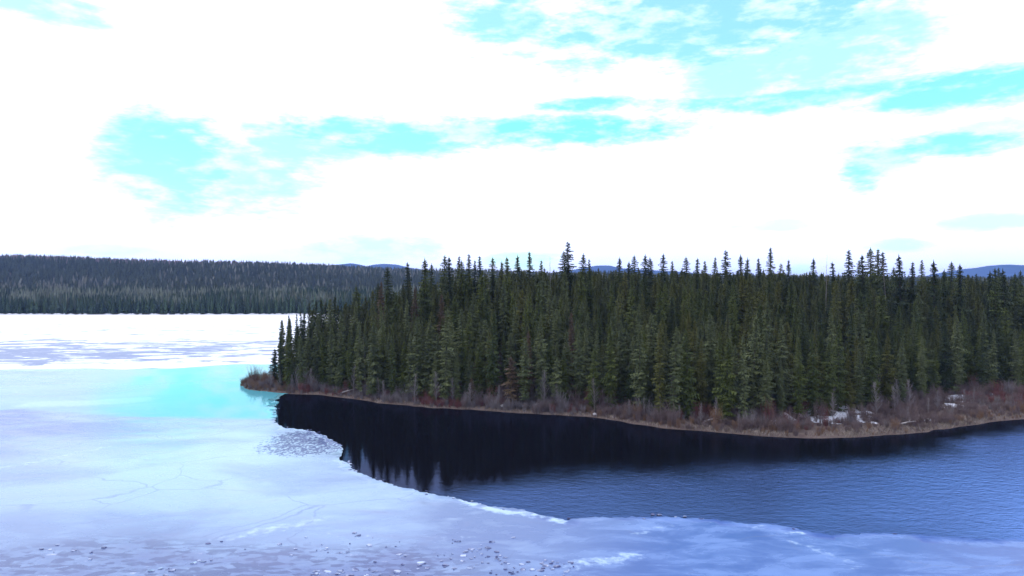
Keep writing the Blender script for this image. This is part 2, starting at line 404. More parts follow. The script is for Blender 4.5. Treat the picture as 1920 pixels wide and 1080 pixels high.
brk = t.math('MULTIPLY', A['broken'], t.smooth(t.math('ADD', shv, t.math('MULTIPLY', t.math('SUBTRACT', c3, .5), 1.2)), .35, .75))
col = t.mix(t.math('MULTIPLY', brk, .7), col, (0.066, 0.078, 0.165))
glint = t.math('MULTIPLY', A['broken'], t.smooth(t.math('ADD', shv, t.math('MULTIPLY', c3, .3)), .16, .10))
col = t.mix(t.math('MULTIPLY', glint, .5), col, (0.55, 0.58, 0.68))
ck = t.node('ShaderNodeTexVoronoi', feature='DISTANCE_TO_EDGE'); wv_ = t.node('ShaderNodeTexNoise'); t.put(wv_.inputs['Vector'], po); wv_.inputs['Scale'].default_value = .12; wv_.inputs['Detail'].default_value = 4
t.put(ck.inputs['Vector'], t.vec('ADD', t.scaled(po, (.06, .08, 0)), t.scaled(wv_.outputs['Color'], (.5, .5, 0)))); ck.inputs['Scale'].default_value = 1.0
crack = t.math('MULTIPLY', t.smooth(ck.outputs['Distance'], .011, .002), t.smooth(c1, .42, .6, 0, .45))
col = t.mix(t.math('MULTIPLY', crack, t.math('SUBTRACT', 1.0, A['pool'])), col, (0.10, 0.13, 0.24))
spk = t.smooth(t.noise(t.scaled(po, (.5, 1, 1)), .9, 5, .7), .70, .76, 0, .55)
col = t.mix(t.math('MULTIPLY', spk, t.math('SUBTRACT', 1.0, snowy)), col, (0.13, 0.16, 0.27))
sn = t.node('ShaderNodeTexVoronoi', feature='F1'); t.put(sn.inputs['Vector'], t.scaled(po, (1, .55, 1))); sn.inputs['Scale'].default_value = 3.4
ss = t.node('ShaderNodeSeparateColor'); t.put(ss.inputs[0], sn.outputs['Color'])
slm = t.smooth(t.math('ADD', ss.outputs[0], t.math('MULTIPLY', A['slush'], .9)), 1.15, 1.35, 0, .9)
col = t.mix(slm, col, (0.065, 0.09, 0.19))
rough = t.math('ADD', t.smooth(c2, .3, .7, .16, .34), t.math('MULTIPLY', snowy, .4))
rough = t.math('MULTIPLY', rough, t.math('SUBTRACT', 1.0, t.math('MULTIPLY', A['pool'], .93)))
hh = t.math('ADD', t.math('MULTIPLY', c3, t.math('SUBTRACT', 1.0, A['pool'])), t.math('MULTIPLY', t.math('MULTIPLY', shv, A['broken']), 1.5))
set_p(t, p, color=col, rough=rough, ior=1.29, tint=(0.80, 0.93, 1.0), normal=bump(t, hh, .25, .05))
M['ice'] = m
zi = .022 + .02 * fbm(X * .3, D * .3, 8)
top = np.column_stack([IV[:, 0], IV[:, 1], zi])
lip_n = len(edge_fine)
# the sheet's broken edge, 12 cm down into the water
low = np.array([(x, y, -.08) for x, y in edge_fine])
Vall = np.concatenate([top, low]); base = len(top)
loc = {}
for i, v in enumerate(IV): loc[(round(v[0], 3), round(v[1], 3))] = i
ids = [loc.get((round(x, 3), round(y, 3))) for x, y in edge_fine]
skirt = []
for i in range(lip_n - 1):
    if ids[i] is not None and ids[i + 1] is not None:
        skirt += [(ids[i], base + i, base + i + 1), (ids[i], base + i + 1, ids[i + 1])]
faces = np.concatenate([IF, np.array(skirt, int).reshape(-1, 3)])
ext = lambda a: np.concatenate([a, np.zeros(lip_n)])
ice = link('lake_ice', mesh_from('lake_ice', Vall, faces, M['ice'], False, dict(snow=ext(snow), melt=ext(melt), pool=ext(pool), broken=ext(broken), right=ext(right), frost_glare=ext(frost_glare), thin=ext(thin), lavender=ext(lavender), slush=ext(slush))))
tag(ice, kind='structure')

# broken ice: low tilted plates frozen into the near sheet
def plates(name, spots, mat, seed):
    r = np.random.default_rng(seed); V = []; F = []
    for (x, y, s) in spots:
        k = r.integers(4, 7); a0 = r.uniform(0, 6.28); tilt = r.normal(0, .12, 2); th = r.uniform(.02, .07); b = len(V)
        ring = [(s * r.uniform(.6, 1.1) * math.cos(a0 + 6.283 * j / k) * 1.5, s * r.uniform(.6, 1.1) * math.sin(a0 + 6.283 * j / k)) for j in range(k)]
        for (u, v) in ring: V.append((x + u, y + v, .07 + th + u * tilt[0] + v * tilt[1]))
        for (u, v) in ring: V.append((x + u * 1.05, y + v * 1.05, .03))
        F.append(tuple(range(b, b + k)))
        F += [(b + k + j, b + k + (j + 1) % k, b + (j + 1) % k, b + j) for j in range(k)]
    return mesh_from(name, V, F, mat)
r = np.random.default_rng(4); sp_ = []
while len(sp_) < 620:
    x = r.uniform(-62, 6); y = r.uniform(56, 76)
    if r.random() < 1.1 * float((1 - sstep(y + 10 * (fbm(np.array([x * .12]), np.array([y * .2]), 9)[0] - .5), 64, 72)) * sstep(fbm(np.array([x * .2 + y * .1]), np.array([y * .35]), 31)[0], .42, .62)):
        sp_.append((x, y, abs(r.normal(.05, .11)) + .035))
for _ in range(150):
    q = edge_fine[r.integers(20, len(edge_fine) - 60)]
    sp_.append((q[0] + r.normal(0, .4), q[1] + r.normal(-.1, .45), min(.2, abs(r.normal(.1, .06)) + .04)))
m, t, p = material('ice_plate')
rn = t.noise(pos(t), .8, 3)
set_p(t, p, color=t.mix(t.smooth(rn, .4, .62), (0.09, 0.10, 0.19), (0.42, 0.48, 0.60)), rough=.12, ior=1.31); M['plate'] = m
tag(link('broken_ice', plates('broken_ice', sp_, M['plate'], 5)), 'small broken ice plates frozen into the near lake ice', kind='stuff')

# ------------------------------------------------------------------ far shore, wooded hill and blue mountains
crest_px = [-900, -300, 0, 200, 400, 600, 760, 1000, 1300, 1600, 1920, 2600]
crest_py = [462, 471, 479, 486, 492, 497, 505, 512, 516, 520, 522, 522]
def far_z(x, y):
    u = 960 + FPX * x / y
    zc = CAM_H + (HZ - np.interp(u, crest_px, crest_py)) * 1500.0 / FPX - 13.0
    z = 0.7 * sstep(y, 676, 684) + 7.0 * sstep(y, 690, 850) + (zc - 8.0) * sstep(y + 60 * (fbm(x * .004, y * .004, 40) - .5), 830, 1520)
    z -= 40 * sstep(y, 1560, 2300)
    return z - .8 * (y < 676) + (fbm(x * .01, y * .01, 41) - .5) * 8 * sstep(y, 760, 900)
fx_ = np.arange(-1900, 1900, 20.0); fy_ = np.concatenate([[660, 668, 674, 677, 680, 686, 694], np.arange(705, 1000, 15), np.arange(1000, 2300, 40)])
FX, FY = np.meshgrid(fx_, fy_)
wav = (fbm(FX * .012, FX * 0, 44) - .5) * 14 * (FY < 700)
m, t, p = material('far_ground'); po = pos(t)
sz = t.node('ShaderNodeSeparateXYZ'); t.put(sz.inputs[0], po)
set_p(t, p, color=t.mix(t.smooth(t.noise(po, .05, 4), .35, .65), (0.05, 0.045, 0.035), (0.085, 0.075, 0.06)), rough=.95, spec=.1); M['farg'] = m
tag(link('far_shore_ground', mesh_from('far_shore_ground', np.stack([FX.ravel(), (FY + wav).ravel(), far_z(FX, FY).ravel()], 1), grid_faces(len(fx_), len(fy_)), M['farg'], True)), kind='structure')

m, t, p = material('far_foliage')
set_p(t, p, color=t.attr('tone').outputs['Color'], rough=.85, spec=.15); M['farf'] = m
def conifer_mass(name, P, Z, H, W_, T, seed, tiers=5, sides=6):
    """Many small jagged conifers in one mesh; every tier is a skirt of separate drooping points."""
    r = np.random.default_rng(seed); nT = len(P); V = []; F = []; C = []
    per = tiers * sides
    k = np.arange(tiers); frac = k / tiers
    Vs = np.zeros((nT, per, 3, 3), np.float32)
    for ti in range(tiers):
        z0 = .06 + .94 * ti / tiers; z1 = min(1.0, z0 + 1.75 / tiers); rr = (1 - .93 * (ti / tiers) ** 1.05) * (.75 + .25 * (ti > 0))
        for si in range(sides):
            a = 6.2832 * (si + r.uniform(0, 1, nT)) / sides
            R_ = W_ * rr * r.uniform(.7, 1.25, nT); w = .75 + .35 * r.random(nT)
            q = ti * sides + si
            zb = Z + H * (z0 + r.uniform(-.02, .02, nT))
            for j, s in ((0, -1), (1, 1)):
                Vs[:, q, j, 0] = P[:, 0] + np.cos(a + s * w) * R_; Vs[:, q, j, 1] = P[:, 1] + np.sin(a + s * w) * R_; Vs[:, q, j, 2] = zb + H * .02 * r.normal(0, 1, nT)
            Vs[:, q, 2, 0] = P[:, 0]; Vs[:, q, 2, 1] = P[:, 1]; Vs[:, q, 2, 2] = Z + H * z1
    V = Vs.reshape(-1, 3); F = np.arange(len(V)).reshape(-1, 3)
    C = np.repeat(T, per * 3, axis=0)
    C = np.concatenate([C, np.ones((len(C), 1))], 1)
    return mesh_from(name, V, F, M['farf'], False, dict(tone=C))
def scatter_far(x0f, x1f, y0, y1, step, seed):
    r = np.random.default_rng(seed); out = []
    y = y0
    while y < y1:
        xa, xb = x0f(y), x1f(y); n = int((xb - xa) / step)
        out.append(np.stack([np.linspace(xa, xb, n) + r.uniform(-.6, .6, n) * step, y + r.uniform(-.6, .6, n) * step], 1)); y += step
    return np.concatenate(out)
r = np.random.default_rng(12)
P1 = scatter_far(lambda y: -.86 * y, lambda y: -.13 * y, 683, 880, 4.0, 13)
pz = far_z(P1[:, 0], P1[:, 1]); tone_n = fbm(P1[:, 0] * .02, P1[:, 1] * .02, 50); rr_ = r.random(len(P1))
clump = sstep(P1[:, 1] + 40 * (tone_n - .5), 686, 722)[:, None] * sstep(fbm(P1[:, 0] * .018, P1[:, 1] * .03, 53, 3) + .22 * (rr_ - .5), .36, .62)[:, None]
T1 = (np.array([.038, .060, .032]) * (1 - clump) + np.array([.185, .200, .142]) * clump) * r.uniform(.6, 1.35, (len(P1), 1))
H1 = r.uniform(11, 22, len(P1)) * (.7 + .6 * fbm(P1[:, 0] * .03, P1[:, 1] * .03, 54, 3))
tag(link('far_shore_forest', conifer_mass('far_shore_forest', P1, pz - .5, H1, r.uniform(1.3, 2.9, len(P1)), T1, 14, 6, 6)), 'pale grey-green forest lining the far shore of the frozen lake', kind='stuff')
P2 = scatter_far(lambda y: -.88 * y, lambda y: .80 * y if y > 1250 else -.1 * y, 880, 1600, 9.0, 15)
pz = far_z(P2[:, 0], P2[:, 1]); tone_n = fbm(P2[:, 0] * .006, P2[:, 1] * .006, 52); rr_ = r.random(len(P2))
up = sstep(P2[:, 1], 1330, 1480) * (1 - sstep(P2[:, 0] / P2[:, 1], -.5, -.3))
T2 = np.where((rr_ + (tone_n - .5) * 1.5 > .8)[:, None], np.array([.165, .165, .125]), np.array([.058, .070, .044])) * r.uniform(.7, 1.25, (len(P2), 1))
T2 = np.where(((r.random(len(P2)) < .6 * up))[:, None], np.array([.20, .15, .15]) * r.uniform(.8, 1.2, (len(P2), 1)), T2)
tag(link('hillside_forest', conifer_mass('hillside_forest', P2, pz - 1, r.uniform(12, 21, len(P2)), r.uniform(2.6, 4.4, len(P2)), T2, 16, 4, 5)), 'dark forest covering the low hill beyond the frozen lake', kind='stuff')
# snow lying along the far bank
V = []; F = []
for i in range(150):
    x = r.uniform(-640, -60); w = abs(r.normal(1.8, 2.2)) + .8; y = 678 + (float(fbm(np.array([x * .012]), np.array([0.]), 44)[0]) - .5) * 14 + r.uniform(-1.5, 2.5); b = len(V)
    kk = 7
    for j in range(kk): V.append((x + w * math.cos(6.283 * j / kk) * r.uniform(.7, 1.1), y + 1.4 * math.sin(6.283 * j / kk), .25))
    V.append((x, y, .9 + r.uniform(0, .5)))
    F += [(b + j, b + (j + 1) % kk, b + kk) for j in range(kk)]
tag(link('snow_banks', mesh_from('snow_banks', V, F, M['snow'], True)), 'thin broken line of snow along the far shore', kind='stuff')

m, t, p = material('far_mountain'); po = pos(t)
set_p(t, p, color=t.mix(t.smooth(t.noise(po, .004, 5), .35, .65), (0.012, 0.030, 0.072), (0.022, 0.044, 0.098)), rough=.95, spec=.05); M['mtn'] = m  # some of the haze's blue is painted into the slopes
def ridge(name, prof, dist, depth, seed):
    """A mountain ridge from its skyline: a hill with a near and a far slope."""
    xp = [q[0] for q in prof]; yp = [q[1] for q in prof]
    us = np.linspace(xp[0], xp[-1], 90); ny = 17
    V = []
    for j in range(ny):
        s = j / (ny - 1); d = dist + (s - .5) * depth
        hgt = math.sin(math.pi * s) ** .8
        for u in us:
            zt = CAM_H + (HZ - np.interp(u, xp, yp)) * dist / FPX
            xw = (u - 960) / FPX * dist
            nzv = (float(fbm(np.array([xw * .0012]), np.array([d * .0012]), seed)[0]) - .5) * 36 * (1 - hgt * .85)
            V.append((xw, d, max(-5, zt * hgt + nzv * (0 < j < ny - 1)) if 0 < j < ny - 1 else -5))
    return mesh_from(name, np.array(V), grid_faces(90, ny), M['mtn'], True)
tag(link('mountain', ridge('mountain', [(520, 540), (575, 502), (600, 499), (640, 496), (662, 493.5), (680, 497), (690, 500), (705, 496), (722, 494.5), (745, 496), (770, 502), (830, 510), (900, 540)], 6600, 2000, 61)), kind='structure')
tag(link('mountain', ridge('mountain', [(960, 540), (1040, 512), (1090, 503), (1120, 498), (1140, 498), (1160, 503), (1200, 506), (1260, 509), (1330, 515), (1400, 540)], 7000, 2000, 62)), kind='structure')
tag(link('mountain', ridge('mountain', [(1560, 540), (1660, 522), (1760, 517), (1800, 507), (1830, 502), (1858, 501), (1872, 496), (1885, 497), (1905, 497.5), (1930, 500), (1990, 495), (2080, 508), (2200, 540)], 6200, 2000, 63)), kind='structure')

# ------------------------------------------------------------------ tree builders
class Buf:
    def __init__(s): s.V = []; s.F = []
    def tri(s, a, b, c): n = len(s.V); s.V += [a, b, c]; s.F.append((n, n + 1, n + 2))
    def quad(s, a, b, c, d): n = len(s.V); s.V += [a, b, c, d]; s.F.append((n, n + 1, n + 2, n + 3))
    def tube(s, path, rad, sides=6):
        path = [Vector(q) for q in path]; b = len(s.V)
        for i, q in enumerate(path):
            d = (path[min(i + 1, len(path) - 1)] - path[max(i - 1, 0)]).normalized()
            u = d.orthogonal().normalized(); w = d.cross(u)
            for j in range(sides):
                a = 6.2832 * j / sides; s.V.append(tuple(q + (u * math.cos(a) + w * math.sin(a)) * rad[i]))
        for i in range(len(path) - 1):
            for j in range(sides):
                s.F.append((b + i * sides + j, b + i * sides + (j + 1) % sides, b + (i + 1) * sides + (j + 1) % sides, b + (i + 1) * sides + j))
        s.V.append(tuple(path[-1])); e = len(s.V) - 1; k = b + (len(path) - 1) * sides
        for j in range(sides): s.F.append((k + j, k + (j + 1) % sides, e))
    def mesh(s, name, mat, smooth=False): return mesh_from(name, np.array(s.V), s.F, mat, smooth)

def spruce_meshes(i, H, Rb, bare, thin, seed, droop=.42):
    """A narrow northern spruce of height H: trunk and a crown of drooping, feathered boughs."""
    r = random.Random(seed)
    lean = (r.uniform(-.25, .25), r.uniform(-.25, .25))
    cx = lambda z: lean[0] * (z / H) ** 2; cy = lambda z: lean[1] * (z / H) ** 2
    tb = Buf(); zz = [-.8, .3, H * .3, H * .6, H * .85, H]
    tb.tube([(cx(max(z, 0)), cy(max(z, 0)), z) for z in zz], [.24, .19, .15, .10, .045, .012], 7)
    cb = Buf(); z = bare; lump = [r.uniform(.6, 1.3) for _ in range(24)]
    while z < H - .25:
        f = (z - bare) / (H - bare)
        prof = min(1.0, (1 - f) * 2.35) ** .8 * min(1.0, .6 + f * 2.2) * (1.0 - .22 * f)
        nb = max(3, int((6.8 - 1.6 * f) * thin + r.uniform(-1, 1)))
        a0 = r.uniform(0, 6.28)
        for k in range(nb):
            a = a0 + 6.283 * k / nb + r.uniform(-.4, .4)
            L = Rb * prof * lump[int(f * 11.9) * 2 + (k % 2)] * r.uniform(.5, 1.3) + .20
            zb = z + r.uniform(-.18, .18)
            ca, sa = math.cos(a), math.sin(a); bx, by = cx(zb), cy(zb)
            dr = droop * (1.15 - .95 * f) + r.uniform(-.1, .1)
            rise = .35 * max(0, f - .72) / .28
            def at(s, w=0.0, h=0.0):
                zz_ = zb - dr * L * s + .34 * dr * L * s * s * s + rise * L * s + h
                return (bx + ca * L * s - sa * w, by + sa * L * s + ca * w, zz_)
            W_ = (.24 + .24 * L) * r.uniform(.8, 1.2)
            # spine with side sprays, uneven, each hanging a little
            steps = 3 if L > .9 else 2
            for q in range(steps):
                s0 = .12 + .80 * q / steps; s1 = s0 + .80 / steps
                ws = W_ * (1.0 - .45 * q / steps)
                for sg in (-1, 1):
                    ww = ws * r.uniform(.7, 1.25); hang = -ww * r.uniform(.35, .85)
                    cb.tri(at(s0), at(s1 + .05), at(min(1.06, s1 + r.uniform(.02, .16)), sg * ww, hang))
                cb.tri(at(s0, 0, .02), at(s1, 0, .02), at((s0 + s1) / 2 + .08, r.uniform(-.1, .1), -ws * r.uniform(.5, 1.0)))
            cb.tri(at(.02, -.16, .1), at(.02, .16, .1), at(.5, r.uniform(-.1, .1), -.34))
            cb.tri(at(.8, -W_ * .28), at(.8, W_ * .28), at(1.12, r.uniform(-.1, .1), -.06 * L))
        z += r.uniform(.36, .58) * (1.0 - .3 * f)
    for k in range(4):                                  # leading shoot
        a = 1.57 * k + .3; w = .10
        cb.tri((cx(H) + math.cos(a) * w, cy(H) + math.sin(a) * w, H - .55), (cx(H) - math.sin(a) * w, cy(H) + math.cos(a) * w, H - .5), (cx(H), cy(H), H + .25))
    for k in range(int(bare * 3)):                      # short dead snags under the crown
        a = r.uniform(0, 6.28); zb = r.uniform(.6, bare + .4); L = r.uniform(.3, 1.0)
        tb.quad((0, 0, zb), (0, 0, zb + .05), (math.cos(a) * L, math.sin(a) * L, zb - .15), (math.cos(a) * L, math.sin(a) * L, zb - .18))
    return tb.mesh('spruce_trunk', M['bark'], True), cb.mesh('spruce_crown', M['mixed'])

def pine_meshes(i, H, seed):
    """A lodgepole pine: long bare stem, rounded crown of upswept needle clumps."""
    r = random.Random(seed); tb = Buf(); cb = Buf()
    tb.tube([(0, 0, -.8), (0, 0, .3), (.1, 0, H * .5), (.15, .1, H * .8), (.1, .1, H - .4)], [.22, .18, .15, .10, .02], 7)
    for k in range(46):
        f = (k / 46) ** .9; zb = H * (.42 + .56 * f); a = k * 2.4 + r.uniform(-.3, .3); L = (2.3 * math.sin(math.pi * min(1, .18 + f * .80)) ** .8 + .25) * r.uniform(.7, 1.2)
        ca, sa = math.cos(a), math.sin(a)
        tb.quad((0, 0, zb), (0, 0, zb + .06), (ca * L, sa * L, zb + L * .22 + .03), (ca * L, sa * L, zb + L * .22))
        for q in range(7):
            s = r.uniform(.4, 1.08) * L; ox, oy, oz = ca * s + r.uniform(-.28, .28), sa * s + r.uniform(-.28, .28), zb + s * .22 + r.uniform(-.1, .2)
            for w in range(4):
                b = r.uniform(0, 6.28); l = r.uniform(.25, .5)
                cb.tri((ox, oy, oz), (ox + math.cos(b) * l, oy + math.sin(b) * l, oz + l * r.uniform(-.1, .9)), (ox + math.cos(b + .8) * l, oy + math.sin(b + .8) * l, oz + l * r.uniform(-.1, .8)))
    return tb.mesh('pine_trunk', M['bark'], True), cb.mesh('pine_crown', M['green'])

def twig(cb, a, b, w0, w1):
    """A thin three-sided twig."""
    a = Vector(a); b = Vector(b); d = (b - a).normalized(); u = d.orthogonal().normalized(); v = d.cross(u)
    n = len(cb.V)
    for q, w in ((a, w0), (b, w1)):
        for k in range(3):
            ang = 2.0944 * k; cb.V.append(tuple(q + (u * math.cos(ang) + v * math.sin(ang)) * w))
    for k in range(3): cb.F.append((n + k, n + (k + 1) % 3, n + 3 + (k + 1) % 3, n + 3 + k))

def bare_tree_meshes(H, seed, mat):
    r = random.Random(seed); tb = Buf(); cb = Buf()
    b1 = (r.uniform(-.5, .5), r.uniform(-.3, .3))
    P = lambda z: Vector((b1[0] * (z / H) ** 1.5, b1[1] * (z / H) ** 1.5, z))
    tb.tube([P(0) - Vector((0, 0, .6)), P(.2), P(H * .35), P(H * .7), P(H)], [.085, .07, .055, .035, .012], 6)
    for k in range(44):
        f = .2 + .78 * k / 44; a = k * 2.4 + r.uniform(-.5, .5); L = (1 - f * .75) * H * .26 * r.uniform(.6, 1.2)
        s = P(H * f); e = s + Vector((math.cos(a) * L * .6, math.sin(a) * L * .6, L * r.uniform(.6, 1.0)))
        twig(cb, s, e, .035, .018)
        for q in range(5):
            g = s.lerp(e, r.uniform(.35, 1)); a2 = a + r.uniform(-1.2, 1.2); l = L * r.uniform(.25, .55)
            twig(cb, g, g + Vector((math.cos(a2) * l * .6, math.sin(a2) * l * .6, l * .8)), .024, .012)
    return tb.mesh('bare_tree_trunk', mat, True), cb.mesh('bare_tree_crown', M['grey_twig'])

def shrub_mesh(name, H, spread, n, seed, mat, fine=3):
    """A leafless shrub: many stems fanning up from the base, each forking into fine twigs."""
    r = random.Random(seed); cb = Buf()
    for k in range(n):
        a = r.uniform(0, 6.28); o = r.uniform(0, spread * .45); s = Vector((math.cos(a) * o, math.sin(a) * o, -.15)); L = H * r.uniform(.55, 1.05)
        t_ = r.uniform(.1, .62) * spread / max(H, .1) * 1.2
        a2 = a + r.uniform(-.7, .7)
        mid = s + Vector((math.cos(a2) * t_ * L * .4, math.sin(a2) * t_ * L * .4, L * .55)); e = mid + Vector((math.cos(a2) * t_ * L * .5, math.sin(a2) * t_ * L * .5, L * .5))
        twig(cb, s, mid, .026, .018); twig(cb, mid, e, .018, .007)
        for q in range(fine):
            g = (s.lerp(mid, r.uniform(.5, 1)) if r.random() < .4 else mid.lerp(e, r.random())); b = r.uniform(0, 6.28); l = L * r.uniform(.15, .35)
            twig(cb, g, g + Vector((math.cos(b) * l * .5, math.sin(b) * l * .5, l * .85)), .013, .006)
    return cb.mesh(name, mat)
def grass_mesh(name, n, H, spread, seed, mat):
    r = random.Random(seed); cb = Buf()
    for k in range(n):
        x, y = r.gauss(0, spread), r.gauss(0, spread); a = r.uniform(0, 6.28); l = H * r.uniform(.5, 1.2); w = .03; b = r.uniform(0, .6)
        cb.tri((x - math.cos(a) * w, y - math.sin(a) * w, -.1), (x + math.cos(a) * w, y + math.sin(a) * w, -.1), (x + math.sin(a) * b * l, y + math.cos(a) * b * l, l))
    return cb.mesh(name, mat)

# variants: height, base radius, bare stem, thickness
SPR = [(17, 1.65, 1.0, 1.0), (18, 1.45, 1.4, 1.0), (16, 1.3, .8, .95), (19, 1.8, 1.6, 1.0), (17, 1.15, .8, .9), (18, 1.6, 2.2, .9), (15, 1.45, .6, 1.05), (20, 1.4, 2.0, .9),
       (20, 1.85, 3.0, .85), (21, 1.6, 3.5, .8), (9, 1.15, .4, 1.0), (7, .9, .3, 1.0)]
spruce_mesh = [spruce_meshes(i, *v, seed=100 + i) for i, v in enumerate(SPR)]
N_TALL = 8

# ------------------------------------------------------------------ where the trees stand
class T: pass
trees = []
def add_tree(x, y, H, var, colr, kind='spruce', z=None, special=None, wide=1.0):
    q = T(); q.x, q.y, q.H, q.var, q.col, q.kind, q.special, q.wide = x, y, H, var, colr, kind, special, wide
    q.z = float(ground_z(np.array([[x, y]]))[0]) if z is None else z
    q.rot = random.uniform(0, 6.28); q.lean = (random.gauss(0, .018), random.gauss(0, .018)); trees.append(q); return q
COLS = ['green', 'grey', 'dark', 'olive', 'rust']
def pick_col(x, y):
    u = 960 + FPX * x / y
    k = random.random() + (float(fbm(np.array([x * .06]), np.array([y * .06]), 71)[0]) - .5) * .7
    near = float(seg_dist(np.array([[x, y]]), FR, False)[0])
    if near < 22 and u > 560: return 'grey' if k < .62 else 'green' if k < .86 else 'olive' if u > 1150 else 'rust' if k > 1.05 else 'green'
    if u < 620: return 'dark' if k < .55 else 'green'
    if u < 900 and .72 < k: return 'rust'
    if 1150 < u < 1480 and k > .52: return 'olive'
    return 'green' if k < .42 else 'dark' if k < .62 else 'grey' if k < .92 else 'olive'
# the trees that stand out: photo column, row of the top, distance of the tree
sky_trees = [(729, 500), (767, 492), (797, 484), (810, 494), (831, 478), (845, 482), (855, 480), (865, 488), (878, 476), (890, 488), (903, 480), (922, 482), (940, 489), (955, 482), (972, 478),
             (995, 472), (1015, 488), (1062, 470), (1069, 453), (1089, 475), (1105, 486), (1161, 482), (1176, 490), (1190, 478), (1208, 477), (1222, 482), (1242, 475), (1262, 489), (1290, 481), (1306, 484),
             (1325, 489), (1337, 482), (1363, 469), (1390, 477), (1400, 483), (1426, 484), (1445, 464), (1463, 494), (1481, 487), (1523, 484), (1568, 491), (1595, 468), (1609, 488), (1620, 478), (1632, 464),
             (1646, 467), (1657, 472), (1671, 500), (1690, 477), (1710, 491), (1727, 487), (1752, 488), (1770, 505), (1782, 490), (1802, 496), (1832, 513), (1854, 508), (1867, 503), (1877, 502), (1886, 504), (1902, 512), (1915, 507)]
for i, (u, v) in enumerate(sky_trees):
    d = 206 + 16 * math.sin(i * 2.3) + (0 if u > 900 else -8)
    x = (u - 960) / FPX * d
    gz = float(ground_z(np.array([[x, d]]))[0]); H = CAM_H + (HZ - v) * d / FPX - gz
    tall = v < 474
    add_tree(x, d, H, random.choice([8, 9, 7]) if tall or random.random() < .4 else random.choice([1, 4, 7, 2]), 'dark' if random.random() < .55 else 'green', z=gz, special='sky', wide=1.3 if tall else 1.18)
add_tree(*(lambda d: ((515 - 960) / FPX * d, d))(182), 9.6, 11, 'dark', special='lone')
for (u, v, base) in ((529, 598, 703), (541, 590, 706), (556, 588, 710), (566, 583, 712), (580, 568, 714), (592, 560, 716), (606, 558, 718), (622, 552, 716)):
    d = (CAM_H - .8) * FPX / (base - HZ); x = (u - 960) / FPX * d
    gz = float(ground_z(np.array([[x, d]]))[0]); H = CAM_H + (HZ - v) * d / FPX - gz
    add_tree(x, d, H, random.choice([1, 4, 7, 2]), 'dark', z=gz, special='tip', wide=.85)
placed = [(q.x, q.y) for q in trees]
cell = {}
def free(x, y, dmin):
    ci, cj = int(x // 4), int(y // 4)
    for a in (-1, 0, 1):
        for b in (-1, 0, 1):
            for (px_, py_) in cell.get((ci + a, cj + b), ()):
                if (px_ - x) ** 2 + (py_ - y) ** 2 < dmin * dmin: return False
    return True
def occupy(x, y): cell.setdefault((int(x // 4), int(y // 4)), []).append((x, y))
for x, y in placed: occupy(x, y)
C_ = np.stack([rng.uniform(-74, 215, 26000), rng.uniform(118, 262, 26000)], 1)
C_ = C_[C_[:, 0] < .745 * C_[:, 1] + 14]
sd_, df_ = land_info(C_); wv = np.interp(C_[:, 0], marsh_x, marsh_w)
keep = (sd_ > 2.6) & (df_ > wv * .95 + 1.2 * rng.normal(0, 1, len(C_))) & (C_[:, 0] > -62)
C_, df_, wv, sd_ = C_[keep], df_[keep], wv[keep], sd_[keep]
gz_ = ground_z(C_)
for (x, y), df, w, gz, sd in zip(C_, df_, wv, gz_, sd_):
    if not free(x, y, 2.45 if df - w < 12 else 2.75): continue
    occupy(x, y)
    u = 960 + FPX * x / y
    lim = np.interp(u, [500, 540, 580, 620, 660, 700, 740, 800, 1000, 1450, 1600, 1800, 1920], [640, 592, 572, 557, 543, 526, 510, 506, 507, 509, 513, 519, 524])
    H = random.gauss(17.0, 2.4)
    if df - w < 9: H = random.gauss(15.5, 2.2)
    small = random.random() < (.16 if df - w < 5 else .05)
    if small: H = random.uniform(6, 11)
    Hmax = CAM_H + (HZ - lim - random.uniform(-6, 10)) * y / FPX - gz
    if H > Hmax: H = Hmax + random.uniform(-.8, .3)
    if H < 3.5: continue
    add_tree(x, y, H, random.choice([10, 11]) if small else (random.choice([8, 9]) if random.random() < .06 else random.randrange(8)), pick_col(x, y), z=gz, wide=random.uniform(.75, 1.15))
for (x, y, H) in ((84, 152, 8.5), (79, 150, 5.0)): add_tree(x, y, H, 10, 'olive', special='marsh')
print('trees', len(trees))

# how much of every tree the camera sees: front to back on a coarse picture
S = .5; BW, BH = 960, 540
buf = np.full((BH, BW), -1, int)
trees.sort(key=lambda q: q.y)
for i, q in enumerate(trees):
    u = (960 + FPX * q.x / q.y) * S
    yb = (HZ + (CAM_H - q.z) * FPX / q.y) * S; yt = (HZ + (CAM_H - q.z - q.H) * FPX / q.y) * S
    hw = SPR[q.var][1] * q.H / SPR[q.var][0] * q.wide * FPX / q.y * S * .85
    for row in range(max(0, int(yt)), min(BH, int(yb))):
        f = (row - yt) / max(1, yb - yt); w = max(.5, hw * min(1, f * 2.3))
        a, b = max(0, int(u - w)), min(BW, int(u + w) + 1)
        if a < b:
            seg = buf[row, a:b]; seg[seg < 0] = i
cnt = np.bincount(buf[buf >= 0], minlength=len(trees))
order = [i for i in np.argsort(-cnt) if cnt[i] > 0]
must = [i for i, q in enumerate(trees) if q.special and cnt[i] > 0]
chosen = set(must)
for i in order:
    if len(chosen) >= 298: break
    chosen.add(i)
print('chosen', len(chosen), 'least px', min(cnt[i] for i in chosen))

